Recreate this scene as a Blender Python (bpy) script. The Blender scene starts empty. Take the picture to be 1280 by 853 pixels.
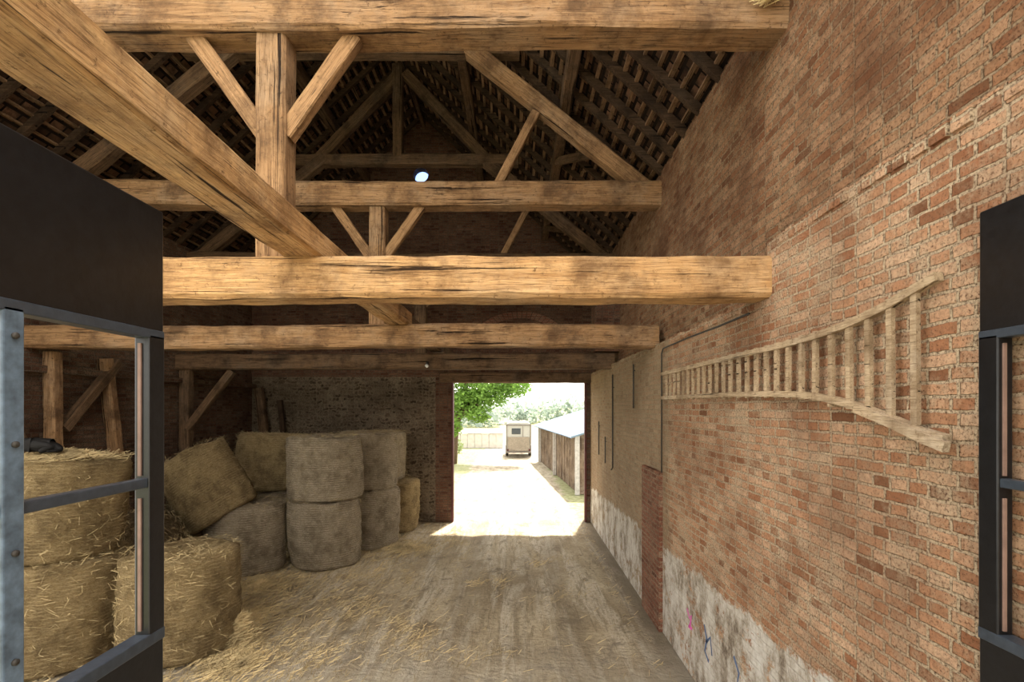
import bpy, bmesh, math, random
from mathutils import Vector, Matrix, noise
random.seed(7)
S=bpy.context.scene
col=S.collection
# ---------------------------------------------------------------- helpers
def link(o,parent=None):
    col.objects.link(o)
    if parent: o.parent=parent
    return o
def empty(name,loc=(0,0,0)):
    e=bpy.data.objects.new(name,None); e.empty_display_size=.2; e.location=loc
    return link(e)
def mobj(name,V,F,mats,parent=None,smooth=False,mi=None):
    me=bpy.data.meshes.new(name); me.from_pydata([tuple(v) for v in V],[],F)
    if not isinstance(mats,(list,tuple)): mats=[mats]
    for m in mats: me.materials.append(m)
    if mi:
        for i,p in enumerate(me.polygons): p.material_index=mi[i]
    if smooth:
        for p in me.polygons: p.use_smooth=True
    me.update()
    return link(bpy.data.objects.new(name,me),parent)
def boxVF(V,F,lo,hi):
    n=len(V)
    for x in (lo[0],hi[0]):
        for y in (lo[1],hi[1]):
            for z in (lo[2],hi[2]): V.append((x,y,z))
    for f in ((0,1,3,2),(4,6,7,5),(0,4,5,1),(2,3,7,6),(0,2,6,4),(1,5,7,3)): F.append(tuple(n+i for i in f))
def box(name,lo,hi,mat,parent=None,bevel=0):
    V=[];F=[];boxVF(V,F,lo,hi)
    o=mobj(name,V,F,mat,parent)
    if bevel:
        m=o.modifiers.new('b','BEVEL'); m.width=bevel; m.segments=2
    return o
def basis(p0,p1,up=Vector((0,0,1))):
    d=(p1-p0).normalized()
    if abs(d.dot(up))>.95: up=Vector((0,1,0))
    s=up.cross(d).normalized(); u=d.cross(s)
    return d,s,u
def barVF(V,F,p0,p1,w,h):
    p0=Vector(p0);p1=Vector(p1);d,s,u=basis(p0,p1);n=len(V)
    for p in (p0,p1):
        for a,b in ((-1,-1),(1,-1),(1,1),(-1,1)): V.append(p+s*a*w/2+u*b*h/2)
    for i in range(4): F.append((n+i,n+(i+1)%4,n+4+(i+1)%4,n+4+i))
    F.append((n+3,n+2,n+1,n)); F.append((n+4,n+5,n+6,n+7))
def beam(name,p0,p1,w,h,mat,parent=None,rough=.012,ch=.10,seed=None):
    """hand-hewn timber: chamfered section swept with irregular stations"""
    p0=Vector(p0);p1=Vector(p1);d,s,u=basis(p0,p1);L=(p1-p0).length
    n=max(3,int(L/.09)); sd=random.uniform(0,100) if seed is None else seed
    V=[];F=[]; c=min(w,h)*ch
    base=[(-w/2+c,-h/2),(0,-h/2),(w/2-c,-h/2),(w/2,-h/2+c),(w/2,0),(w/2,h/2-c),(w/2-c,h/2),(0,h/2),(-w/2+c,h/2),(-w/2,h/2-c),(-w/2,0),(-w/2,-h/2+c)]
    k=len(base)
    for i in range(n+1):
        x=L*i/n
        wy=noise.noise(Vector((x*.35,sd,0)))*rough*1.5; wz=noise.noise(Vector((x*.35,sd,9)))*rough*1.5
        for j,(a,b) in enumerate(base):
            q=noise.noise(Vector((x*3.2,j*.9+sd,3)))*rough*.7
            q2=noise.noise(Vector((x*3.2,j*.9+sd,30)))*rough*.7
            V.append((x,a+wy+q,b+wz+q2))
    for i in range(n):
        for j in range(k): F.append((i*k+j,i*k+(j+1)%k,(i+1)*k+(j+1)%k,(i+1)*k+j))
    F.append(tuple(range(k-1,-1,-1))); F.append(tuple(n*k+j for j in range(k)))
    o=mobj(name,V,F,mat,parent)
    M=Matrix((d,s,u)).transposed().to_4x4(); M.translation=p0
    o.matrix_world=M
    return o
def tubeVF(V,F,pts,rs,k=8):
    pts=[Vector(p) for p in pts]; n0=len(V)
    for i,p in enumerate(pts):
        a=pts[max(0,i-1)];b=pts[min(len(pts)-1,i+1)]
        d,s,u=basis(a,b); r=rs[i] if isinstance(rs,(list,tuple)) else rs
        for j in range(k):
            t=2*math.pi*j/k; V.append(p+s*math.cos(t)*r+u*math.sin(t)*r)
    for i in range(len(pts)-1):
        for j in range(k): F.append((n0+i*k+j,n0+i*k+(j+1)%k,n0+(i+1)*k+(j+1)%k,n0+(i+1)*k+j))
    F.append(tuple(n0+j for j in range(k-1,-1,-1))); F.append(tuple(n0+(len(pts)-1)*k+j for j in range(k)))
# ---------------------------------------------------------------- materials
class NT:
    def __init__(s,name,rough=.85,spec=.2):
        s.m=bpy.data.materials.new(name); s.m.use_nodes=True; s.t=s.m.node_tree; s.n=s.t.nodes
        s.b=s.n['Principled BSDF']; s.b.inputs['Roughness'].default_value=rough
        s.b.inputs['Specular IOR Level'].default_value=spec
    def new(s,t,**k):
        n=s.n.new(t)
        for a,b in k.items(): setattr(n,a,b)
        return n
    def lk(s,a,b): s.t.links.new(a,b)
    def val(s,sock,v):
        if hasattr(v,'node'): s.lk(v,sock)
        else: sock.default_value=v
    def coord(s): return s.new('ShaderNodeTexCoord').outputs['Object']
    def mapping(s,v,scale=(1,1,1),loc=(0,0,0)):
        n=s.new('ShaderNodeMapping'); n.inputs['Scale'].default_value=scale; n.inputs['Location'].default_value=loc
        s.lk(v,n.inputs['Vector']); return n.outputs[0]
    def noise(s,v,scale=5,detail=4,rough=.6,dist=0):
        n=s.new('ShaderNodeTexNoise'); s.lk(v,n.inputs['Vector'])
        n.inputs['Scale'].default_value=scale;n.inputs['Detail'].default_value=detail;n.inputs['Roughness'].default_value=rough;n.inputs['Distortion'].default_value=dist
        return n.outputs['Fac']
    def ramp(s,f,stops):
        n=s.new('ShaderNodeValToRGB'); e=n.color_ramp.elements
        while len(e)<len(stops): e.new(.5)
        for x,(p,c) in zip(e,stops):
            x.position=p; x.color=(*c,1) if isinstance(c,(tuple,list)) else (c,c,c,1)
        s.lk(f,n.inputs[0]); return n.outputs[0]
    def mix(s,f,a,b,mode='MIX'):
        n=s.new('ShaderNodeMix',data_type='RGBA',blend_type=mode)
        s.val(n.inputs[0],f)
        for sock,v in ((n.inputs[6],a),(n.inputs[7],b)):
            if hasattr(v,'node'): s.lk(v,sock)
            else: sock.default_value=(*v,1)
        return n.outputs[2]
    def math(s,op,a,b=0):
        n=s.new('ShaderNodeMath',operation=op); s.val(n.inputs[0],a); s.val(n.inputs[1],b); return n.outputs[0]
    def bump(s,h,strength=.5,dist=.02):
        n=s.new('ShaderNodeBump'); n.inputs['Strength'].default_value=strength;n.inputs['Distance'].default_value=dist
        s.lk(h,n.inputs['Height']); s.lk(n.outputs[0],s.b.inputs['Normal'])
    def color(s,c): s.val(s.b.inputs['Base Color'],c if hasattr(c,'node') else (*c,1))
def wood(name,c1,c2,dark,axis=0,fine=1,grey=(.42,.36,.29)):
    t=NT(name,.82,.15); o=t.coord()
    def st(across,along,l=(3.1,1.7,.4)):
        q=[across*fine]*3; q[axis]=along*fine; return t.mapping(o,q,l)
    a=t.noise(st(30,1.3),1.0,9,.75,.35)
    fi=t.noise(st(110,4),1.0,5,.75,.3)
    cr=t.noise(st(17,.40),1.0,7,.62,.25)
    cr2=t.noise(st(40,.9,(9,4,2)),1.0,5,.6,.2)
    big=t.noise(o,2.3,6,.7); gy=t.noise(t.mapping(o,(1,1,1),(7,3,2)),1.5,7,.72)
    spot=t.noise(o,20,6,.8)
    c=t.mix(t.ramp(a,[(.38,0.),(.62,1.)]),c1,c2)
    c=t.mix(t.ramp(gy,[(.50,0.),(.66,.5)]),c,grey)
    c=t.mix(t.ramp(fi,[(.36,.8),(.50,0.)]),c,dark)
    c=t.mix(t.ramp(big,[(.36,.75),(.54,0.)]),c,dark)
    c=t.mix(t.ramp(spot,[(.33,.9),(.43,0.)]),c,dark)
    bl=tuple(x*.3 for x in dark)
    c=t.mix(t.ramp(cr2,[(.33,.9),(.365,0.)]),c,bl)
    c=t.mix(t.ramp(cr,[(.35,1.),(.375,0.)]),c,bl)
    t.color(c)
    h=t.math('ADD',t.math('ADD',a,t.math('MULTIPLY',fi,.6)),t.math('MULTIPLY',t.ramp(cr,[(.34,0.),(.39,1.)]),1.4))
    t.bump(h,.9,.015); return t.m
def brick(name,plane,c1,c2,mortar,c3=(.62,.45,.34),plaster=None,bw=.215,bh=.066,warp=.012,ms=.010,squash=.55,smear=.6,limewash=None,wear=.7,soot=.55):
    t=NT(name,.92,.1); o=t.coord()
    s=t.new('ShaderNodeSeparateXYZ'); t.lk(o,s.inputs[0])
    cb=t.new('ShaderNodeCombineXYZ')
    t.lk(s.outputs['Y' if plane=='YZ' else 'X'],cb.inputs[0]); t.lk(s.outputs['Z'],cb.inputs[1])
    nz=t.new('ShaderNodeTexNoise'); t.lk(o,nz.inputs['Vector']); nz.inputs['Scale'].default_value=4.5; nz.inputs['Detail'].default_value=7
    nz.inputs['Roughness'].default_value=.68
    vm=t.new('ShaderNodeVectorMath',operation='MULTIPLY_ADD'); t.lk(nz.outputs['Color'],vm.inputs[0]); vm.inputs[1].default_value=(warp*3.3,warp*3.3,0); t.lk(cb.outputs[0],vm.inputs[2])
    b=t.new('ShaderNodeTexBrick',squash=squash,squash_frequency=2); t.lk(vm.outputs[0],b.inputs['Vector'])
    b.inputs['Scale'].default_value=1;b.inputs['Brick Width'].default_value=bw;b.inputs['Row Height'].default_value=bh
    b.inputs['Mortar Size'].default_value=ms;b.inputs['Mortar Smooth'].default_value=.4;b.inputs['Bias'].default_value=0
    b.inputs['Color1'].default_value=(0,0,0,1);b.inputs['Color2'].default_value=(1,1,1,1);b.inputs['Mortar'].default_value=(.5,.5,.5,1)
    dk=tuple(x*.5 for x in c1)
    pb=t.ramp(b.outputs['Color'],[(0,dk),(.08,c1),(.35,c2),(.62,c3),(.80,c2),(1,tuple(x*.7 for x in c1))])
    n1=t.noise(o,30,7,.78); n2=t.noise(o,1.1,7,.68); n3=t.noise(o,4,7,.75); n4=t.noise(o,70,4,.75)
    c=t.mix(t.ramp(n1,[(.36,wear),(.54,0.)]),pb,tuple(x*.42 for x in c2))
    mf=t.ramp(t.math('ADD',b.outputs['Fac'],t.math('MULTIPLY',t.math('SUBTRACT',n1,.5),1.7)),[(.38,0.),(.66,1.)])
    mo=t.mix(t.ramp(n4,[(.40,.85),(.55,0.)]),mortar,tuple(x*.34 for x in mortar))
    c=t.mix(mf,c,mo)
    c=t.mix(t.ramp(n3,[(.46,0.),(.64,smear)]),c,mo)
    c=t.mix(t.ramp(n4,[(.37,.85),(.46,0.)]),c,tuple(x*.28 for x in c1))
    c=t.mix(t.ramp(n2,[(.36,soot),(.58,0.)]),c,tuple(x*.42 for x in c1))
    if limewash:  # lime-washed tan over the bricks farther along the wall
        y0,lwc,am=limewash
        lw=t.ramp(t.math('SUBTRACT',t.math('ADD',s.outputs['Y'],t.math('MULTIPLY',n3,.6)),y0),[(.25,0.),(.45,am)])
        c=t.mix(lw,c,t.mix(t.ramp(n1,[(.4,0.),(.6,1.)]),tuple(x*.7 for x in lwc),lwc))
    h=t.math('ADD',t.math('MULTIPLY',b.outputs['Fac'],-1.),t.math('MULTIPLY',n1,1.3))
    if plaster:
        a,k=plaster
        e=t.math('ADD',s.outputs['Z'],t.math('MULTIPLY',s.outputs['Y'],a))
        e=t.math('ADD',e,t.math('MULTIPLY',t.noise(o,3,6,.75),.4))
        e=t.math('SUBTRACT',e,k+.2)
        msk=t.ramp(e,[(.0,1.),(.03,0.)])
        chip=t.ramp(t.noise(o,2.1,8,.78),[(.42,0.),(.45,1.)])
        msk=t.math('MULTIPLY',msk,chip)
        pl=t.ramp(t.noise(t.mapping(o,(1,1,.6)),3.2,8,.82),[(.36,(.15,.115,.085)),(.45,(.38,.32,.25)),(.54,(.60,.55,.48)),(.70,(.76,.73,.68))])
        c=t.mix(msk,c,pl)
    t.color(c); t.bump(h,1.0,.015); return t.m
def plain(name,c,rough=.6,spec=.4,metal=0,var=.25,scale=12):
    t=NT(name,rough,spec); t.b.inputs['Metallic'].default_value=metal
    n=t.noise(t.coord(),scale,4,.6)
    t.color(t.mix(t.ramp(n,[(.3,0.),(.7,1.)]),tuple(x*(1-var) for x in c),tuple(min(1,x*(1+var*.6)) for x in c)))
    t.bump(n,.15,.005); return t.m
M_beam=wood('beam_oak_light',(.42,.225,.09),(.68,.415,.19),(.13,.065,.028),grey=(.56,.40,.24))
M_beam2=wood('beam_oak_mid',(.25,.135,.062),(.42,.25,.125),(.07,.037,.019),grey=(.33,.24,.16))
M_old=wood('oak_dark',(.11,.063,.033),(.195,.118,.065),(.03,.018,.01),grey=(.15,.112,.08))
M_raft=wood('rafter_wood',(.055,.032,.018),(.10,.06,.034),(.018,.011,.007),grey=(.08,.06,.042))
M_bat=wood('batten_wood',(.20,.115,.06),(.38,.24,.135),(.05,.03,.016),axis=1,grey=(.28,.20,.13))
M_lad=wood('ladder_wood',(.46,.335,.205),(.64,.49,.325),(.19,.12,.065),axis=1,fine=2,grey=(.54,.46,.36))
M_wallR=brick('brick_right','YZ',(.37,.16,.08),(.55,.295,.165),(.58,.445,.30),(.66,.44,.285),plaster=(.035,1.33),limewash=(6.12,(.34,.265,.17),.6),smear=.8)
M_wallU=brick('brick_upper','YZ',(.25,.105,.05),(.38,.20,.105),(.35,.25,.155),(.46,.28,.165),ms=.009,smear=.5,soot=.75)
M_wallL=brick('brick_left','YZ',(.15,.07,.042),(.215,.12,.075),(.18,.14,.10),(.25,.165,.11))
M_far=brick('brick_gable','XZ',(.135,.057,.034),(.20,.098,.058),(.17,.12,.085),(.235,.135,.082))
M_stone=brick('rubble_stone','XZ',(.085,.056,.036),(.18,.125,.08),(.27,.21,.14),(.30,.225,.15),bw=.16,bh=.085,warp=.085,ms=.02,squash=.6,wear=.9)
M_pier=brick('brick_pier','YZ',(.20,.075,.045),(.31,.125,.075),(.36,.24,.16),(.37,.17,.105),squash=1,ms=.013)
M_black=plain('black_paint',(.008,.008,.009),.32,.4,var=.4,scale=30)
M_frame=plain('grey_blue_frame',(.035,.045,.06),.3,.6,var=.3,scale=30)
M_blue=plain('grey_blue_paint',(.10,.14,.19),.35,.5,var=.45,scale=25)
M_red=plain('oxblood_paint',(.10,.03,.025),.6,.3)
M_putty=plain('putty_brown',(.22,.14,.11),.6,.3)
M_dark=plain('dark_iron',(.04,.035,.03),.6,.4)
# floor : packed earth with wheel tracks, dust and debris
t=NT('barn_floor',.8,.22); o=t.coord()
s=t.new('ShaderNodeSeparateXYZ'); t.lk(o,s.inputs[0])
n1=t.noise(o,.7,8,.72,.5); n2=t.noise(o,22,7,.8); n3=t.noise(t.mapping(o,(2.2,.22,1)),1.3,7,.68,.8); n5=t.noise(t.mapping(o,(7,.7,1)),1.2,7,.75,1.5); n6=t.noise(o,2.2,8,.75,.6)
c=t.ramp(n1,[(.34,(.26,.195,.115)),(.5,(.42,.335,.215)),(.64,(.58,.48,.33))])
c=t.mix(t.ramp(n3,[(.47,0.),(.58,.75)]),c,(.62,.54,.415))
c=t.mix(t.ramp(n5,[(.41,.6),(.47,0.)]),c,(.22,.17,.10))
c=t.mix(t.ramp(n6,[(.37,.8),(.45,0.)]),c,(.17,.13,.08))
c=t.mix(t.ramp(n2,[(.39,.6),(.50,0.)]),c,(.16,.12,.07))
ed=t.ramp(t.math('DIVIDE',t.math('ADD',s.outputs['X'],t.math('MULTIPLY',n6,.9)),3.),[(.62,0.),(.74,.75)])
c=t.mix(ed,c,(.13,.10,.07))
dp=t.ramp(t.math('DIVIDE',t.math('ADD',s.outputs['Y'],t.math('MULTIPLY',n6,3.)),10.),[(.66,.5),(.80,0.)])
c=t.mix(dp,c,(.36,.32,.26))
# wheel tracks (compacted, darker earth)
for cx in (-.78,.72):
    tx=t.math('ABSOLUTE',t.math('SUBTRACT',t.math('ADD',s.outputs['X'],t.math('MULTIPLY',n1,.7)),cx+.35))
    c=t.mix(t.ramp(tx,[(.10,.38),(.24,0.)]),c,(.25,.195,.125))
t.color(c)
w=t.new('ShaderNodeTexWave',wave_type='BANDS',bands_direction='Y'); t.lk(o,w.inputs['Vector']); w.inputs['Scale'].default_value=2.6; w.inputs['Distortion'].default_value=14; w.inputs['Detail'].default_value=5; w.inputs['Detail Scale'].default_value=1.3; w.inputs['Detail Roughness'].default_value=.7
wm=t.math('MULTIPLY',w.outputs['Fac'],t.ramp(t.math('DIVIDE',t.math('ADD',s.outputs['Y'],n3),10.),[(.62,.35),(.85,.0)]))
t.bump(t.math('ADD',wm,t.math('ADD',n2,t.math('MULTIPLY',n6,1.5))),.7,.03); M_floor=t.m
# outside ground
t=NT('yard_ground',.95,.1); o=t.coord()
s=t.new('ShaderNodeSeparateXYZ'); t.lk(o,s.inputs[0])
e=t.math('ADD',s.outputs['X'],t.math('MULTIPLY',t.noise(o,1.2,5,.7),1.0))
gr=t.ramp(t.math('MULTIPLY',t.math('ABSOLUTE',t.math('SUBTRACT',e,.2)),.25),[(.45,0.),(.50,.8)])
sand=t.ramp(t.noise(t.mapping(o,(1,.35,1)),3,7,.75),[(.38,(.22,.18,.125)),(.6,(.40,.355,.28))])
grass=t.ramp(t.noise(o,6,6,.7),[(.3,(.10,.13,.04)),(.7,(.33,.33,.18))])
t.color(t.mix(gr,sand,grass)); t.bump(t.noise(o,20,4,.6),.4,.03); M_yard=t.m
# tiles (underside)
t=NT('roof_tile_underside',.9,.1); o=t.coord()
s=t.new('ShaderNodeSeparateXYZ'); t.lk(o,s.inputs[0]); cb=t.new('ShaderNodeCombineXYZ'); t.lk(s.outputs['Y'],cb.inputs[0]); t.lk(s.outputs['Z'],cb.inputs[1])
b=t.new('ShaderNodeTexBrick'); t.lk(cb.outputs[0],b.inputs['Vector']); b.inputs['Scale'].default_value=1; b.inputs['Brick Width'].default_value=.2; b.inputs['Row Height'].default_value=.124; b.inputs['Mortar Size'].default_value=.014
b.inputs['Color1'].default_value=(.035,.018,.011,1); b.inputs['Color2'].default_value=(.17,.09,.052,1); b.inputs['Mortar'].default_value=(.006,.004,.003,1)
t.color(t.mix(t.ramp(t.noise(o,5,6,.7),[(.4,.75),(.58,0.)]),b.outputs['Color'],(.018,.012,.008))); t.bump(b.outputs['Fac'],-.8,.03); M_tile=t.m
# hay
def hay(name,c1,c2,cd,band=.45):
    t=NT(name,.85,.15); o=t.coord()
    a=t.noise(t.mapping(o,(9,9,30)),1.6,8,.8,1.4); f=t.noise(t.mapping(o,(34,34,70)),2,5,.75,2.0); g=t.noise(o,3.0,7,.75)
    c=t.mix(t.ramp(a,[(.38,0.),(.60,1.)]),c1,c2)
    c=t.mix(t.ramp(f,[(.40,.9),(.49,0.)]),c,cd)
    c=t.mix(t.ramp(g,[(.38,.6),(.54,0.)]),c,cd)
    w=t.new('ShaderNodeTexWave',wave_type='BANDS',bands_direction='Z'); t.lk(o,w.inputs['Vector']); w.inputs['Scale'].default_value=8; w.inputs['Distortion'].default_value=2.0; w.inputs['Detail'].default_value=5; w.inputs['Detail Scale'].default_value=2.5
    wf_=t.math('MULTIPLY',t.ramp(w.outputs['Fac'],[(.84,0.),(.95,band)]),t.ramp(t.noise(o,7,5,.75),[(.46,.05),(.58,1.)]))
    c=t.mix(wf_,c,tuple(min(.85,x*1.3+.03) for x in c2))
    t.color(c); t.bump(t.math('ADD',t.math('ADD',a,f),t.math('MULTIPLY',w.outputs['Fac'],-.08)),1.0,.045); return t.m
M_hay=hay('hay_golden',(.37,.25,.11),(.60,.45,.235),(.115,.075,.032))
M_hay2=hay('hay_wrapped_pale',(.40,.31,.20),(.64,.53,.38),(.15,.11,.065),.7)
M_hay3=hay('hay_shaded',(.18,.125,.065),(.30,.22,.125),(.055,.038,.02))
M_straw=plain('straw_blades',(.54,.41,.21),.7,.3,var=.5,scale=3)
# ---------------------------------------------------------------- shell
XR=1.9; XU=2.04; XL=-6.74; YF=12.66; XC=-2.35; SL=.92
def roofz(x): return 6.2+(2.05-x)*SL if x>XC else 6.2+(x-(2*XC-2.05))*SL
wr=empty('wall_right')
V=[];F=[]
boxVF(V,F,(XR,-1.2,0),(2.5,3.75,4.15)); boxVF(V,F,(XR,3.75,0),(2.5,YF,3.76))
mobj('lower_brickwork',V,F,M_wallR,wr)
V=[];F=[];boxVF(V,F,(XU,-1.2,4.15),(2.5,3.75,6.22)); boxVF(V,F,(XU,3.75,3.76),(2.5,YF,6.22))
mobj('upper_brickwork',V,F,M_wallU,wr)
box('pier',(XR-.05,6.42,0),(XR+.01,7.3,2.07),M_pier,wr)
box('corner_pier',(1.55,9.75,4.02),(XU,10.2,5.78),M_far,wr)
V=[];F=[]
y=-1.2
while y<3.6:
    l=.108; boxVF(V,F,(XR-.004-random.random()*.018,y+.006,4.092),(XU,y+l-.006,4.15+random.random()*.016)); y+=l+.004
y=4.0
while y<12.4:
    l=.108; boxVF(V,F,(XR-.004-random.random()*.014,y+.006,3.702),(XU,y+l-.006,3.76+random.random()*.014)); y+=l+.004
mobj('ledge_course',V,F,M_wallR,wr)
# painted graffiti strokes on the plaster skirting
def stroke(name,pts,w,c):
    V=[];F=[]
    for i,(y,z) in enumerate(pts):
        a=pts[max(0,i-1)];b=pts[min(len(pts)-1,i+1)]
        dy,dz=b[0]-a[0],b[1]-a[1]; l=math.hypot(dy,dz) or 1; q=w*(.6+.5*random.random())
        V+=[(XR-.004,y-dz/l*q,z+dy/l*q),(XR-.004,y+dz/l*q,z-dy/l*q)]
    for i in range(len(pts)-1): F.append((2*i,2*i+1,2*i+3,2*i+2))
    mobj(name,V,F,c,wr)
mp=plain('pink_paint',(.75,.12,.45),.7,.2); mb=plain('blue_chalk',(.10,.14,.24),.8,.2)
stroke('graffiti_pink',[(5.50,.68),(5.42,.60),(5.36,.66),(5.40,.54),(5.46,.50),(5.34,.52)],.02,mp)
stroke('graffiti_blue',[(5.0,.72),(4.93,.60),(4.98,.46),(4.88,.40)],.022,mb)
stroke('graffiti_blue_b',[(4.95,.56),(4.84,.66),(4.80,.50)],.018,mb)
stroke('graffiti_blue_c',[(4.32,.74),(4.22,.64),(4.26,.52),(4.14,.56)],.018,mb)
# left wall
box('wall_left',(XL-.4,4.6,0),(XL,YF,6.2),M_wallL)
box('trim_1',(XL,4.6,3.4),(XL+.12,YF,3.5),M_wallL)
# far gable with doorway, round hole
DX0,DX1,DZ=-1.63,1.80,3.55
def poly_wall(name,outer,holes,y0,y1,mat,parent=None):
    bm=bmesh.new(); es=[]
    for loop in [outer]+holes:
        vs=[bm.verts.new((x,y0,z)) for x,z in loop]
        for i in range(len(vs)): es.append(bm.edges.new((vs[i],vs[(i+1)%len(vs)])))
    bmesh.ops.triangle_fill(bm,edges=es,use_beauty=True)
    r=bmesh.ops.extrude_face_region(bm,geom=bm.faces[:])
    bmesh.ops.translate(bm,verts=[g for g in r['geom'] if isinstance(g,bmesh.types.BMVert)],vec=(0,y1-y0,0))
    bmesh.ops.recalc_face_normals(bm,faces=bm.faces[:])
    me=bpy.data.meshes.new(name); bm.to_mesh(me); bm.free(); me.materials.append(mat)
    return link(bpy.data.objects.new(name,me),parent)
wf=empty('wall_far')
HC=(-2.43,8.86,.19)
hole=[(HC[0]+HC[2]*math.cos(a*math.pi/8),HC[1]+HC[2]*math.sin(a*math.pi/8)) for a in range(16)]
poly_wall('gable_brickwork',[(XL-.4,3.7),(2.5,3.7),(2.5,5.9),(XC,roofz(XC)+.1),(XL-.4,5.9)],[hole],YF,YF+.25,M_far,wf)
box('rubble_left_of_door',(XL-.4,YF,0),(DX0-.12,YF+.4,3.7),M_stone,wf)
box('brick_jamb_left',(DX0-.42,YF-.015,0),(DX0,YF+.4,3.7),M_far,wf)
box('jamb_right',(DX1,YF,0),(2.5,YF+.4,3.7),M_wallL,wf)
V=[];F=[]
for i in range(17):
    a0=math.radians(140-i*100/17); a1=math.radians(140-(i+.85)*100/17)
    pts=[(r*math.cos(a)*1.05+.1,4.45+r*math.sin(a)*.75) for r,a in ((1.0,a0),(1.0,a1),(1.22,a1),(1.22,a0))]
    n=len(V)
    for yy in (YF-.03,YF+.02):
        for x,z in pts: V.append((x,yy,z))
    F+= [(n,n+1,n+2,n+3),(n+7,n+6,n+5,n+4)]+[(n+i2,n+4+i2,n+4+(i2+1)%4,n+(i2+1)%4) for i2 in range(4)]
mobj('relieving_arch',V,F,M_pier,wf)
beam('lintel',(DX0-.3,YF+.05,3.68),(DX1+.15,YF+.05,3.68),.3,.26,M_old,wf)
t=NT('sky_tint_pane',.1,.5); tp=t.new('ShaderNodeBsdfTransparent'); tp.inputs[0].default_value=(.22,.38,.95,1)  # pane added in the open round hole to tint the sky blue
mx=t.new('ShaderNodeMixShader'); mx.inputs[0].default_value=.92; t.lk(t.b.outputs[0],mx.inputs[1]); t.lk(tp.outputs[0],mx.inputs[2]); t.lk(mx.outputs[0],t.n['Material Output'].inputs[0]); t.color((.05,.1,.4))
mobj('sky_tint_window',[(HC[0]+HC[2]*1.0*math.cos(a*math.pi/8),YF+.03,HC[1]+HC[2]*1.0*math.sin(a*math.pi/8)) for a in range(16)],[tuple(range(16))],t.m)
d3=empty('door_3')
box('frame_left',(DX0-.02,YF-.02,0),(DX0+.03,YF+.12,DZ),M_red,d3)
box('frame_right',(DX1-.05,YF-.04,0),(DX1,YF+.1,DZ),M_red,d3)
# floor and ground
def grid(name,x0,x1,y0,y1,nx,ny,fn,mat):
    V=[(x0+(x1-x0)*i/nx,y0+(y1-y0)*j/ny,0) for j in range(ny+1) for i in range(nx+1)]
    V=[(x,y,fn(x,y)) for x,y,_ in V]
    F=[(j*(nx+1)+i,j*(nx+1)+i+1,(j+1)*(nx+1)+i+1,(j+1)*(nx+1)+i) for j in range(ny) for i in range(nx)]
    return mobj(name,V,F,mat,smooth=True)
def fl(x,y):
    z=noise.noise(Vector((x*1.1,y*.7,0)))*.02-.012
    for c0 in (-.75,.75):
        z-=.022*math.exp(-((x-c0-.25*math.sin(y*.4))/.16)**2)
    return z
grid('floor',XL-.1,XR+.1,-1.2,YF+.3,110,140,fl,M_floor)
grid('ground',-60,60,YF+.3,130,60,80,lambda x,y:-.02+max(0,(y-45))**1.25*.012,M_yard)
grid('ground',-40,40,-40,-1.2,20,20,lambda x,y:-.02,M_yard)
# ---------------------------------------------------------------- roof
ce=empty('ceiling')
Y0=2.9
V=[];F=[]
for (xa,xb) in ((2.5,XC),(XL-.4,XC)):
    n=len(V)
    for off in (.14,.20):
        for x in (xa,xb):
            for y in (Y0,YF+.3): V.append((x,y,roofz(x)+off))
    F+=[(n,n+1,n+3,n+2),(n+4,n+6,n+7,n+5),(n,n+4,n+5,n+1),(n+2,n+3,n+7,n+6),(n,n+2,n+6,n+4),(n+1,n+5,n+7,n+3)]
mobj('roof_tiles',V,F,M_tile,ce)
V=[];F=[]
x=2.0
while x>XC+.05:
    for sx in (x,2*XC-x):
        yy=Y0
        while yy<YF:
            y2=min(YF,yy+1.2+random.random()*1.6)
            j=random.uniform(-.02,.02)
            barVF(V,F,(sx+j,yy,roofz(sx)+.10),(sx+j+random.uniform(-.03,.03),y2,roofz(sx)+.10),random.uniform(.035,.06),.025); yy=y2
    x-=.135
mobj('roof_battens',V,F,M_bat,ce)
V=[];F=[]
yy=Y0+.1
while yy<YF-.05:
    j=random.uniform(-.05,.05)
    barVF(V,F,(2.2,yy+j,roofz(2.2)+.035),(XC,yy+j+random.uniform(-.06,.06),roofz(XC)+.035),.07,.09)
    barVF(V,F,(XL-.2,yy+j,roofz(XL-.2)+.035),(XC,yy+j+.01,roofz(XC)+.035),.07,.09)
    yy+=.50
mobj('common_rafters',V,F,M_raft,ce)
for px in (.72,-.9):
    for x in (px,2*XC-px):
        beam('purlin',(x,Y0,roofz(x)-.14),(x,YF,roofz(x)-.14),.16,.2,M_old,ce)
beam('ridge_board',(XC,Y0,roofz(XC)-.08),(XC,YF,roofz(XC)-.08),.08,.2,M_old,ce)
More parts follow.
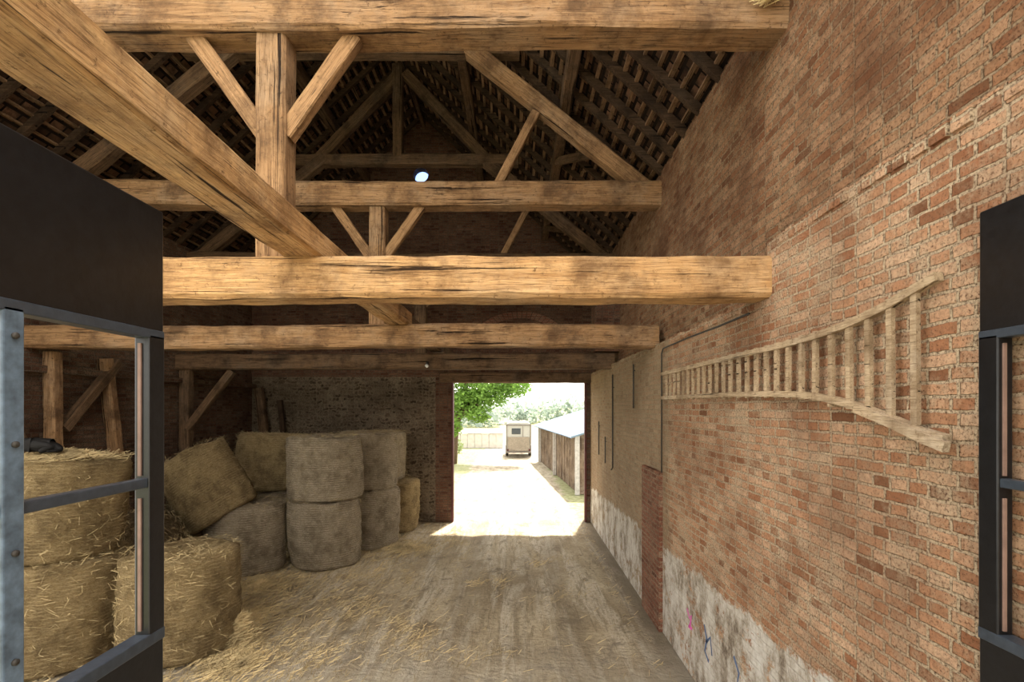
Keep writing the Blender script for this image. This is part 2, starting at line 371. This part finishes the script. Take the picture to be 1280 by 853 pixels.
# ---------------------------------------------------------------- trusses
def truss(y,mt,ms):
    e=empty('roof_truss')
    beam('tie_beam',(XL-.1,y,5.93),(XU+.06,y,5.93),.3,.34,mt,e,.02)
    px=-1.87 if y<5 else -1.97
    beam('post',(px,y+.02,4.03),(px,y+.02,5.77),.23,.22,ms,e,.01)
    for s in (-1,1):
        beam('post_brace',(px+s*.08,y,5.02),(px+s*.62,y,5.78),.1,.13,ms,e,.008)
    for s in (1,-1):
        X=lambda x:x if s>0 else 2*XC-x
        beam('principal_rafter',(X(1.85),y,6.02),(X(-.75),y,8.1),.2,.22,ms if s>0 else M_old,e,.015)
        beam('upper_rafter',(X(-.5),y,7.95),(XC+s*.05,y,9.85),.17,.2,M_old,e,.012)
        beam('strut',(X(-.26),y-.02,6.08),(X(.28),y-.02,7.12),.12,.12,M_beam2 if s>0 else M_old,e,.008)
    beam('collar',(-4.75,y,8.04),(.05,y,8.04),.2,.22,M_old,e,.012)
    beam('king_post',(XC-.1,y,8.1),(XC-.1,y,10.0),.2,.2,M_old,e,.01)
truss(3.86,M_beam2,M_beam2); truss(7.1,M_beam2,M_beam2); truss(10.3,M_old,M_old)
for y0,y1 in ((7.1,8.6),(10.3,11.8)):
    for px in (.72,2*XC-.72):
        beam('wind_brace',(px,y1,roofz(px)-.24),(px+(.55 if px>XC else -.55),y0,roofz(px)-.85),.1,.12,M_old,ce,.008)
for y,m,dz in ((3.83,M_beam,0),(6.9,M_beam2,0),(9.95,M_old,-.06)):
    beam('cross_beam',(XL-.05,y,3.885+dz),(XR+.05,y,3.885+dz),.3,.31,m,None,.02)
beam('longitudinal_beam',(-1.61,-1.0,4.15),(-1.61,7.0,4.15),.29,.21,M_beam,None,.012)
beam('longitudinal_beam',(-1.61,7.0,4.13),(-1.61,YF,4.13),.24,.2,M_old,None,.012)
# timbers against left wall / back-left corner
beam('timber_prop',(-6.55,7.0,0),(-6.62,7.1,3.7),.17,.16,M_beam2)
beam('timber_prop',(-6.60,8.5,0),(-6.62,8.0,3.7),.18,.14,M_beam2)
beam('timber_prop',(-6.60,9.9,0),(-6.60,9.95,3.66),.2,.18,M_old)
beam('timber_prop',(-5.95,12.3,0),(-6.45,12.45,3.4),.2,.14,M_old)
beam('timber_prop',(-5.6,12.45,.0),(-5.95,12.5,3.1),.12,.1,M_raft)
beam('wall_brace',(-6.58,7.2,2.6),(-6.58,8.2,3.65),.12,.14,M_old)
beam('wall_brace',(-6.56,9.9,2.5),(-5.7,9.95,3.66),.14,.14,M_old)
beam('wall_brace',(-6.60,6.95,1.9),(-6.60,5.9,3.55),.12,.14,M_old)
# ---------------------------------------------------------------- glazed doors
def gdoor(name,xc,side):
    e=empty(name); th=.05; y0,y1=.28,1.95; x0,x1=xc-th/2,xc+th/2
    box('top_panel',(x0,y0,3.18),(x1,y1,3.67),M_black,e,.006)
    box('bottom_panel',(x0,y0,.04),(x1,y1,2.02),M_black,e,.006)
    ys=[(y0,y0+.09),(1.335,1.395),(1.87,y1),(.80,.86)]
    for i,(a,b) in enumerate(ys): box('stile_%d'%i,(x0-.004,a,2.02),(x1+.004,b,3.18),M_blue if i==1 and side<0 else M_black,e,.005)
    box('glazing_bar',(xc-.02,y0,2.60),(xc+.02,y1,2.635),M_frame,e,.004)
    box('top_rail',(x0-.004,y0,3.165),(x1+.004,y1,3.2),M_frame,e,.004)
    box('bottom_rail',(x0-.006,y0,2.0),(x1+.006,y1,2.045),M_frame,e,.004)
    for z in (2.06,2.645):
        box('putty_edge',(xc-.012,1.863,z),(xc+.0,1.87,z+.5),M_putty,e)
    V=[];F=[]
    for z in (2.2,2.5,2.8,3.1):
        a=1.335
        tubeVF(V,F,[(x1,a+.03,z),(x1+.012,a+.03,z)],.009,8); tubeVF(V,F,[(x0-.012,a+.03,z),(x0,a+.03,z)],.009,8)
    tubeVF(V,F,[(x1+.02,y0,3.3),(x1+.02,y0,3.5)],.025,10); tubeVF(V,F,[(x1+.02,y0,.4),(x1+.02,y0,.6)],.025,10)
    mobj('rivets_and_hinges',V,F,M_dark,e,True)
gdoor('door_1',-1.41,-1); gdoor('door_2',1.845,1)
box('trim_2',(-2.1,-.1,0),(-1.44,.26,4.04),M_wallL)
# ---------------------------------------------------------------- ladder
def interp(tab,y):
    for (a,u),(b,v) in zip(tab,tab[1:]):
        if a<=y<=b:
            t=(y-a)/(b-a); t=t; return u+(v-u)*t
    return tab[0][1] if y<tab[0][0] else tab[-1][1]
up=[(2.12,3.50),(2.35,3.43),(2.6,3.385),(2.9,3.35),(3.4,3.335),(4.4,3.335),(6.25,3.33)]
dn=[(2.12,2.755),(2.3,2.80),(2.5,2.865),(2.7,2.915),(3.0,2.97),(3.4,3.0),(4.4,3.02),(6.25,3.03)]
V=[];F=[]
def sweep(P,w,h):
    n0=len(V)
    for i,p in enumerate(P):
        d,s,u=basis(Vector(P[max(0,i-1)]),Vector(P[min(len(P)-1,i+1)]))
        for a,b in ((-1,-1),(1,-1),(1,1),(-1,1)): V.append(Vector(p)+s*a*w/2+u*b*h/2)
    for i in range(len(P)-1):
        for j in range(4): F.append((n0+i*4+j,n0+i*4+(j+1)%4,n0+i*4+4+(j+1)%4,n0+i*4+4+j))
    F.append((n0+3,n0+2,n0+1,n0)); k=n0+4*(len(P)-1); F.append((k,k+1,k+2,k+3))
for tab,y0 in ((up,2.17),(dn,2.13)):
    sweep([(XR-.05,y0+(6.25-y0)*(i/40),sum(interp(tab,y0+(6.25-y0)*(i/40)+q) for q in (-.12,0,.12))/3) for i in range(41)],.04,.04)
y=2.3
while y<6.2:
    a=interp(up,y);b=interp(dn,y); barVF(V,F,(XR-.05,y+random.uniform(-.008,.008),b-.03),(XR-.05,y,a+.03),.022,.036); y+=.152
sweep([(XR-.085,2.09,2.735),(XR-.085,2.2,2.765),(XR-.085,2.4,2.83),(XR-.085,2.65,2.90)],.03,.045)
for y in (2.9,4.4,5.8):
    for tb in (up,dn): barVF(V,F,(XR-.075,y,interp(tb,y)-.035),(XR-.001,y,interp(tb,y)-.035),.02,.02)
mobj('wooden_ladder',V,F,M_lad)
# cable and rods
V=[];F=[]
tubeVF(V,F,[(XR-.03,3.98,3.66),(XR-.03,4.6,3.655),(XR-.03,5.4,3.665),(XR-.03,6.30,3.66),(XR-.03,6.37,3.6),(XR-.03,6.37,2.07)],.009,6)
mobj('electric_cable',V,F,M_dark,None,True)
V=[];F=[];tubeVF(V,F,[(XR-.03,9.6,3.55),(XR-.03,9.6,1.75),(XR-.06,9.6,1.7)],.014,6)
tubeVF(V,F,[(XR-.001,9.6,3.3),(XR-.03,9.6,3.3)],.012,6)
mobj('iron_rod',V,F,M_dark,None,True)
for (yy,a,b) in ((7.9,3.6,2.9),(10.4,2.3,1.75),(11.2,2.6,1.85)):
    V=[];F=[];tubeVF(V,F,[(XR-.03,yy,a),(XR-.03,yy,b)],.012,6); tubeVF(V,F,[(XR-.001,yy,a-.1),(XR-.03,yy,a-.1)],.01,6); mobj('iron_rod',V,F,M_dark,None,True)
# ---------------------------------------------------------------- hay bales
def bale(loc,r,h,rot=(0,0,0),mat=M_hay,fuzz=700,seed=0,bulge=.03,name='round_hay_bale'):
    V=[];F=[];k=72
    prof=[(0.0,h/2-.01),(r*.35,h/2+.005),(r*.7,h/2),(r*.90,h/2-.01),(r*.975,h/2-.04)]
    m=20
    for i in range(m+1):
        z=h/2-.08-(h-.16)*i/m; prof.append((r*(1+bulge*(1-(2*i/m-1)**2)-.01),z))
    prof+=[(r*.975,-h/2+.04),(r*.9,-h/2+.01),(r*.6,-h/2),(0,-h/2)]
    rng=random.Random(seed)
    sqx=1+rng.uniform(-.03,.03); lean=rng.uniform(-.06,.06); lean2=rng.uniform(-.05,.05)
    for (pr,z) in prof:
        for j in range(k):
            a=2*math.pi*j/k
            q=1+noise.noise(Vector((math.cos(a)*1.2,math.sin(a)*1.2,z*1.0+seed*7.3)))*.08+noise.noise(Vector((math.cos(a)*4,math.sin(a)*4,z*12+seed*3)))*.045+noise.noise(Vector((math.cos(a)*14,math.sin(a)*14,z*24+seed*3)))*.022
            V.append((pr*q*math.cos(a)*sqx+lean*z,pr*q*math.sin(a)/sqx+lean2*z,z+noise.noise(Vector((pr*3*math.cos(a),pr*3*math.sin(a),seed)))*(.07 if z>h*.4 else (.01 if z<-h*.4 else 0))))
    for i in range(len(prof)-1):
        for j in range(k): F.append((i*k+j,(i+1)*k+j,(i+1)*k+(j+1)%k,i*k+(j+1)%k))
    mi=[0]*len(F)
    for _ in range(fuzz):
        a=rng.uniform(0,2*math.pi)
        if rng.random()<.72:
            z=rng.uniform(-h/2+.03,h/2); p=Vector((math.cos(a)*r*1.0,math.sin(a)*r*1.0,z)); nrm=Vector((math.cos(a),math.sin(a),0))
        else:
            rr=r*math.sqrt(rng.random()); p=Vector((math.cos(a)*rr,math.sin(a)*rr,h/2)); nrm=Vector((0,0,1))
        d=Vector((rng.gauss(0,1),rng.gauss(0,1),rng.gauss(0,.45)))
        d=(d-nrm*d.dot(nrm)*.8).normalized()+nrm*rng.uniform(.1,.6)
        l=rng.uniform(.04,.11); w=Vector((rng.gauss(0,1),rng.gauss(0,1),rng.gauss(0,1))).cross(d).normalized()*.0018
        n=len(V); V+= [p-w,p+w,p+d*l+w,p+d*l-w]; F.append((n,n+1,n+2,n+3)); mi.append(1)
    o=mobj(name,V,F,[mat,M_straw],None,False,mi)
    for i,p in enumerate(o.data.polygons): p.use_smooth=(mi[i]==0)
    o.location=loc; o.rotation_euler=[math.radians(a) for a in rot]
    return o
B=[
 (-5.30,5.80,.60,.62,1.2,(0,0,0),M_hay),
 (-5.34,5.82,1.75,.60,1.13,(0,2,40),M_hay),
 (-4.06,6.02,.60,.62,1.18,(0,0,80),M_hay),
 (-3.60,9.35,.61,.64,1.22,(0,0,20),M_hay2),
 (-3.60,9.35,1.80,.655,1.17,(0,0,150),M_hay2),
 (-3.14,10.64,.61,.61,1.22,(0,0,60),M_hay2),
 (-3.16,10.64,1.80,.60,1.17,(0,0,10),M_hay2),
 (-2.93,11.88,.60,.58,1.2,(0,0,90),M_hay),
 (-3.22,11.9,1.77,.57,1.15,(0,0,190),M_hay2),
 (-4.86,8.98,.60,.65,1.2,(0,0,45),M_hay2),
 (-5.12,10.4,.60,.62,1.2,(0,0,15),M_hay2),
 (-5.18,10.4,1.78,.61,1.15,(0,4,70),M_hay),
 (-5.40,8.68,1.55,.61,1.25,(6,-32,0),M_hay),
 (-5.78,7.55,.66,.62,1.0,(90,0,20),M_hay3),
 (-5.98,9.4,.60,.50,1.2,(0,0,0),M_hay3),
]
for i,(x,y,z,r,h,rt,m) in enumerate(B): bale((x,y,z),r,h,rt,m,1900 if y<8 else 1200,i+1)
def straw(name,n,fn,l0=.05,l1=.18,w=.003):
    V=[];F=[]
    for _ in range(n):
        x,y,z=fn(); a=random.uniform(0,math.pi); l=random.uniform(l0,l1); tz=random.uniform(-.02,.05)
        dx,dy=math.cos(a)*l/2,math.sin(a)*l/2; ox,oy=-math.sin(a)*w,math.cos(a)*w
        k=len(V); V+=[(x-dx-ox,y-dy-oy,z),(x-dx+ox,y-dy+oy,z+.004),(x+dx+ox,y+dy+oy,z+.004+abs(tz)),(x+dx-ox,y+dy-oy,z+abs(tz))]
        F.append((k,k+1,k+2,k+3))
    return mobj(name,V,F,M_straw)
def f1():
    while True:
        x=random.uniform(-6.3,1.7); y=random.uniform(3.5,12.4)
        cl=noise.noise(Vector((x*1.1,y*1.1,4)))+.6*noise.noise(Vector((x*3,y*3,7)))
        pr=math.exp(-max(0,x+3.0)**2/1.1)*(.35+max(0,cl))+max(0,cl-.15)*1.8*math.exp(-max(0,x+.2)**2/.8)+.012+(.10 if x>1.5 else 0)
        if random.random()<pr: return x,y,.002+random.random()*.012
straw('straw_litter',17000,f1,.03,.12,.002)
def f2():
    c=random.choice([(-3.75,6.75,.45,.14),(-4.7,7.0,.6,.22),(-3.38,6.1,.16,.35),(-5.3,6.9,.5,.25),(-4.1,8.0,.5,.1),(-2.3,10.2,.5,.06),(-3.2,5.6,.3,.06)])
    a=random.uniform(0,6.28); q=abs(random.gauss(0,.5)); return max(-6.3,c[0]+math.cos(a)*q*c[2]*1.6),c[1]+math.sin(a)*q*c[2]*1.6,.01+c[3]*math.exp(-q*q*2)*random.random()
straw('loose_hay_heap',12000,f2,.05,.17,.0025)
def f3():
    a=random.uniform(0,6.28); q=abs(random.gauss(0,.28)); return -5.34+math.cos(a)*q,5.82+math.sin(a)*q*.9,2.325+.07*math.exp(-q*q*8)*random.random()
straw('loose_hay_top',2500,f3,.05,.16)
def f4():
    return random.gauss(1.85,.035),random.gauss(3.63,.03),5.88+abs(random.gauss(0,.06))
straw('bird_nest',260,f4,.06,.15,.0015)
# ---------------------------------------------------------------- black cat lying on top bale
def cat(loc,rz):
    e=empty('black_cat',loc); e.rotation_euler=(0,0,rz)
    mt=plain('black_fur',(.010,.009,.009),.7,.2)
    V=[(0,0,.09),(.08,0,.10),(.16,0,.11),(.21,.005,.14),(.245,.01,.175),(.285,.015,.168),
       (-.09,0,.085),(-.15,.01,.06),(-.19,.05,.035),(-.17,.12,.03),(-.10,.16,.028),
       (.17,.05,.05),(.24,.06,.02),(.17,-.05,.05),(.25,-.05,.02),
       (-.08,.07,.06),(0.0,.10,.022),(-.08,-.07,.06),(0.0,-.10,.022)]
    E=[(0,1),(1,2),(2,3),(3,4),(4,5),(0,6),(6,7),(7,8),(8,9),(9,10),(2,11),(11,12),(2,13),(13,14),(6,15),(15,16),(6,17),(17,18)]
    R=[.085,.08,.065,.045,.05,.025,.085,.05,.018,.015,.012,.03,.018,.03,.018,.045,.022,.045,.022]
    me=bpy.data.meshes.new('cat_body'); me.from_pydata(V,E,[]); o=link(bpy.data.objects.new('cat_body',me),e)
    me.materials.append(mt)
    sk=o.modifiers.new('s','SKIN'); ly=me.skin_vertices[0].data
    for i,r in enumerate(R): ly[i].radius=(r,r)
    ly[0].use_root=True
    ss=o.modifiers.new('u','SUBSURF'); ss.levels=2; ss.render_levels=2
    V=[];F=[]
    for s in (-1,1): tubeVF(V,F,[(.245,.01+s*.03,.205),(.24,.01+s*.036,.25)],[.02,.002],8)
    mobj('ears',V,F,mt,e,True)
cat((-5.36,5.62,2.39),math.radians(200))
# ---------------------------------------------------------------- small lamp on beam
e=empty('ceiling_lamp')
V=[];F=[];tubeVF(V,F,[(-1.75,9.79,3.80),(-1.75,9.74,3.76)],[.03,.03],10); mobj('lamp_base',V,F,M_dark,e,True)
V=[];F=[];tubeVF(V,F,[(-1.75,9.75,3.76),(-1.75,9.74,3.73),(-1.75,9.73,3.70)],[.02,.04,.015],12); mobj('globe',V,F,plain('milk_glass',(.8,.8,.78),.3,.5,var=.05),e,True)
# ---------------------------------------------------------------- horse trailer
def trailer(x,y):
    e=empty('horse_trailer',(x,y,0)); white=plain('trailer_white',(.50,.49,.47),.5,.3,var=.08); gl=plain('trailer_window',(.06,.07,.08),.25,.4); gr=plain('trailer_panel',(.33,.28,.23),.7,.2); tr=plain('trailer_trim',(.20,.17,.15),.6,.3)
    W=.74
    V=[];F=[]; prof=[(-W,.36),(-W,1.86),(-W+.06,2.0),(-W+.2,2.06),(W-.2,2.06),(W-.06,2.0),(W,1.86),(W,.36)]
    for yy in (0,3.0):
        for a,z in prof: V.append((a,yy,z))
    k=len(prof); F=[(i,(i+1)%k,k+(i+1)%k,k+i) for i in range(k)]+[tuple(range(k-1,-1,-1)),tuple(range(k,2*k))]
    mobj('body',V,F,white,e)
    box('ramp',(-W+.1,-.05,.40),(W-.1,0,1.22),gr,e,.01)
    for s in (-1,1): box('corner_post',(s*(W-.04)-.03,-.04,.42),(s*(W-.04)+.03,0,1.9),tr,e)
    box('roof_rail',(-W,-.04,1.88),(W,0,1.94),tr,e)
    box('rear_window',(-.40,-.03,1.38),(.12,0,1.72),gl,e,.01)
    box('door_seam',(.24,-.03,.42),(.27,0,1.85),tr,e)
    box('bumper',(-W,-.1,.28),(W,.0,.38),tr,e,.01)
    for s in (-1,1):
        box('tail_light',(s*.63-.05,-.13,.40),(s*.63+.05,-.1,.52),M_red,e)
        for yy in (1.2,2.0):
            V=[];F=[];tubeVF(V,F,[(s*(W-.12),yy,.30),(s*(W+.04),yy,.30)],.30,24); mobj('wheel',V,F,M_dark,e,True)
        box('mudguard',(s*(W+.02)-.08,.8,.62),(s*(W+.02)+.08,2.4,.67),white,e,.02)
    V=[];F=[];barVF(V,F,(-.3,3,.42),(0,4.2,.45),.06,.08);barVF(V,F,(.3,3,.42),(0,4.2,.45),.06,.08);tubeVF(V,F,[(0,4.0,0),(0,4.0,.5)],.03,8);mobj('drawbar',V,F,M_dark,e)
trailer(.15,29)
# shed row
sh=empty('shed_row')
M_plank=wood('shed_planks',(.17,.12,.08),(.28,.21,.15),(.07,.045,.03),axis=2)
M_cor=plain('corrugated_roof',(.20,.28,.40),.6,.3,var=.12,scale=2)
def shx(y): return 2.12-(y-16.6)*.075
V=[];F=[]
y=16.8
while y<27:
    x=shx(y); j=random.uniform(-.01,.01)
    boxVF(V,F,(x+j,y,0),(x+.04+j,y+.19,1.98)); y+=.2
mobj('plank_wall',V,F,M_plank,sh)
V=[];F=[]
for y in (16.6,21.6,26.9): boxVF(V,F,(shx(y)-.14,y-.07,0),(shx(y),y+.07,2.0))
mobj('posts',V,F,plain('pale_posts',(.45,.43,.40)),sh)
V=[];F=[];n=110
for i in range(n+1):
    y=16.2+11*i/n; q=.03*math.cos(i*math.pi/1.0)
    V.append((shx(y)-.35,y,1.95+q)); V.append((shx(y)+2.6,y,2.87+q))
for i in range(n): F.append((2*i,2*i+1,2*i+3,2*i+2))
o=mobj('corrugated_roof',V,F,M_cor,sh); m=o.modifiers.new('s','SOLIDIFY'); m.thickness=.02
box('near_end_wall',(2.15,16.7,0),(4.7,16.78,2.1),M_plank,sh); box('back_wall',(4.6,16.7,0),(4.7,27,2.7),M_plank,sh)
# trees
def leafblob(V,F,c,r,n,size=.1,rng=random):
    for _ in range(n):
        d=Vector((rng.gauss(0,1),rng.gauss(0,1),rng.gauss(0,1))).normalized()*(rng.random()**.45); p=Vector(c)+Vector((d.x*r[0],d.y*r[1],d.z*r[2]))
        a=Vector((rng.gauss(0,1),rng.gauss(0,1),rng.gauss(0,.6))).normalized(); b=a.cross(Vector((rng.gauss(0,1),rng.gauss(0,1),rng.gauss(0,1)))).normalized()
        s=size*rng.uniform(.6,1.3); n0=len(V)
        V.extend([p-a*s,p-b*s*.5,p+a*s,p+b*s*.5]); F.append((n0,n0+1,n0+2,n0+3))
def leafmat(name,c):
    t=NT(name,.6,.2); n=t.noise(t.coord(),3,3,.6)
    t.color(t.mix(t.ramp(n,[(.35,0.),(.65,1.)]),tuple(x*.5 for x in c),c))
    tr=t.new('ShaderNodeBsdfTranslucent'); tr.inputs[0].default_value=(c[0]*1.2,c[1]*1.2,c[2],1)
    mx=t.new('ShaderNodeMixShader'); mx.inputs[0].default_value=.4; t.lk(t.b.outputs[0],mx.inputs[1]); t.lk(tr.outputs[0],mx.inputs[2]); t.lk(mx.outputs[0],t.n['Material Output'].inputs[0]); return t.m
M_leaf=leafmat('leaves_green',(.20,.34,.07)); M_bark=plain('bark',(.14,.10,.07),.9,.1)
e=empty('leafy_tree')
V=[];F=[];tubeVF(V,F,[(-3.3,26,0),(-3.2,26,1.6),(-2.9,26,3),(-2.5,26,4.5),(-2.2,26,6)],[.22,.18,.15,.1,.04],10)
for q in ((-1.2,25.6,3.6),(-.4,26,4.4),(-4.5,26.5,4.5),(-1.8,25,3.0)): tubeVF(V,F,[(-3.0,26,2.4),((-3+q[0])/2,25.9,3.3),q],[.1,.06,.02],6)
mobj('trunk',V,F,M_bark,e,True)
V=[];F=[]
for c,r,n in (((-2.9,26,3.2),(1.2,1.2,1.0),1900),((-1.6,25.8,3.7),(1.4,1.2,.9),2200),((-.2,25.8,4.2),(1.1,1.1,.8),1500),((-3.5,26,5),(2,1.6,1.3),2500),((-1.9,25.2,2.6),(.7,.7,.5),450),((-3.2,25.2,1.9),(.5,.6,.5),350),((-1.5,26,6),(1.8,1.5,1),1500)): leafblob(V,F,c,r,n,.11)
mobj('foliage',V,F,M_leaf,e)
V=[];F=[]
rg=random.Random(3)
for i in range(12): leafblob(V,F,(-8.6+i*.42,24+i*.75,.45),(.6,.7,.5),350,.1,rg)
mobj('hedge',V,F,leafmat('hedge_green',(.22,.27,.12)))
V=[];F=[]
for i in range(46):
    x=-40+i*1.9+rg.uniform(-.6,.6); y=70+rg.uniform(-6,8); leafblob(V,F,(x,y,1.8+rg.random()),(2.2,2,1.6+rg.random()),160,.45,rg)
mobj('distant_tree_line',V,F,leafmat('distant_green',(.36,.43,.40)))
# low rendered farmyard wall
e=empty('farmyard_wall'); mw=plain('pale_render',(.46,.43,.39),.8,.2,var=.15,scale=4)
V=[];F=[]
for i in range(9): boxVF(V,F,(-5.6+i*.52,36+random.uniform(-.03,.03),0),(-5.6+i*.52+.5,36.4,1.0+random.uniform(-.06,.06)))
mobj('blocks',V,F,mw,e); box('coping',(-5.7,35.93,1.05),(-.9,36.47,1.13),mw,e,.01)
# ---------------------------------------------------------------- light
w=bpy.data.worlds.new('sky'); S.world=w; w.use_nodes=True
bg=w.node_tree.nodes['Background']; bg.inputs[0].default_value=(1,.96,.89,1); bg.inputs[1].default_value=2.9
L=bpy.data.lights.new('sun','SUN'); L.energy=11; L.angle=math.radians(2); L.color=(1,.94,.84)
so=bpy.data.objects.new('sun',L); link(so); so.rotation_euler=Vector((-.12,-.42,-1.0)).to_track_quat('-Z','Y').to_euler()
# ---------------------------------------------------------------- camera
c=bpy.data.cameras.new('camera'); c.sensor_width=36; c.lens=620/1280*36; c.shift_y=84/1280; c.shift_x=-5/1280; c.clip_end=500; c.clip_start=.02
co=bpy.data.objects.new('camera',c); link(co); co.location=(0,0,2.9); co.rotation_euler=(math.radians(90),0,0)
S.camera=co
S.view_settings.view_transform='Standard'; S.view_settings.exposure=.5
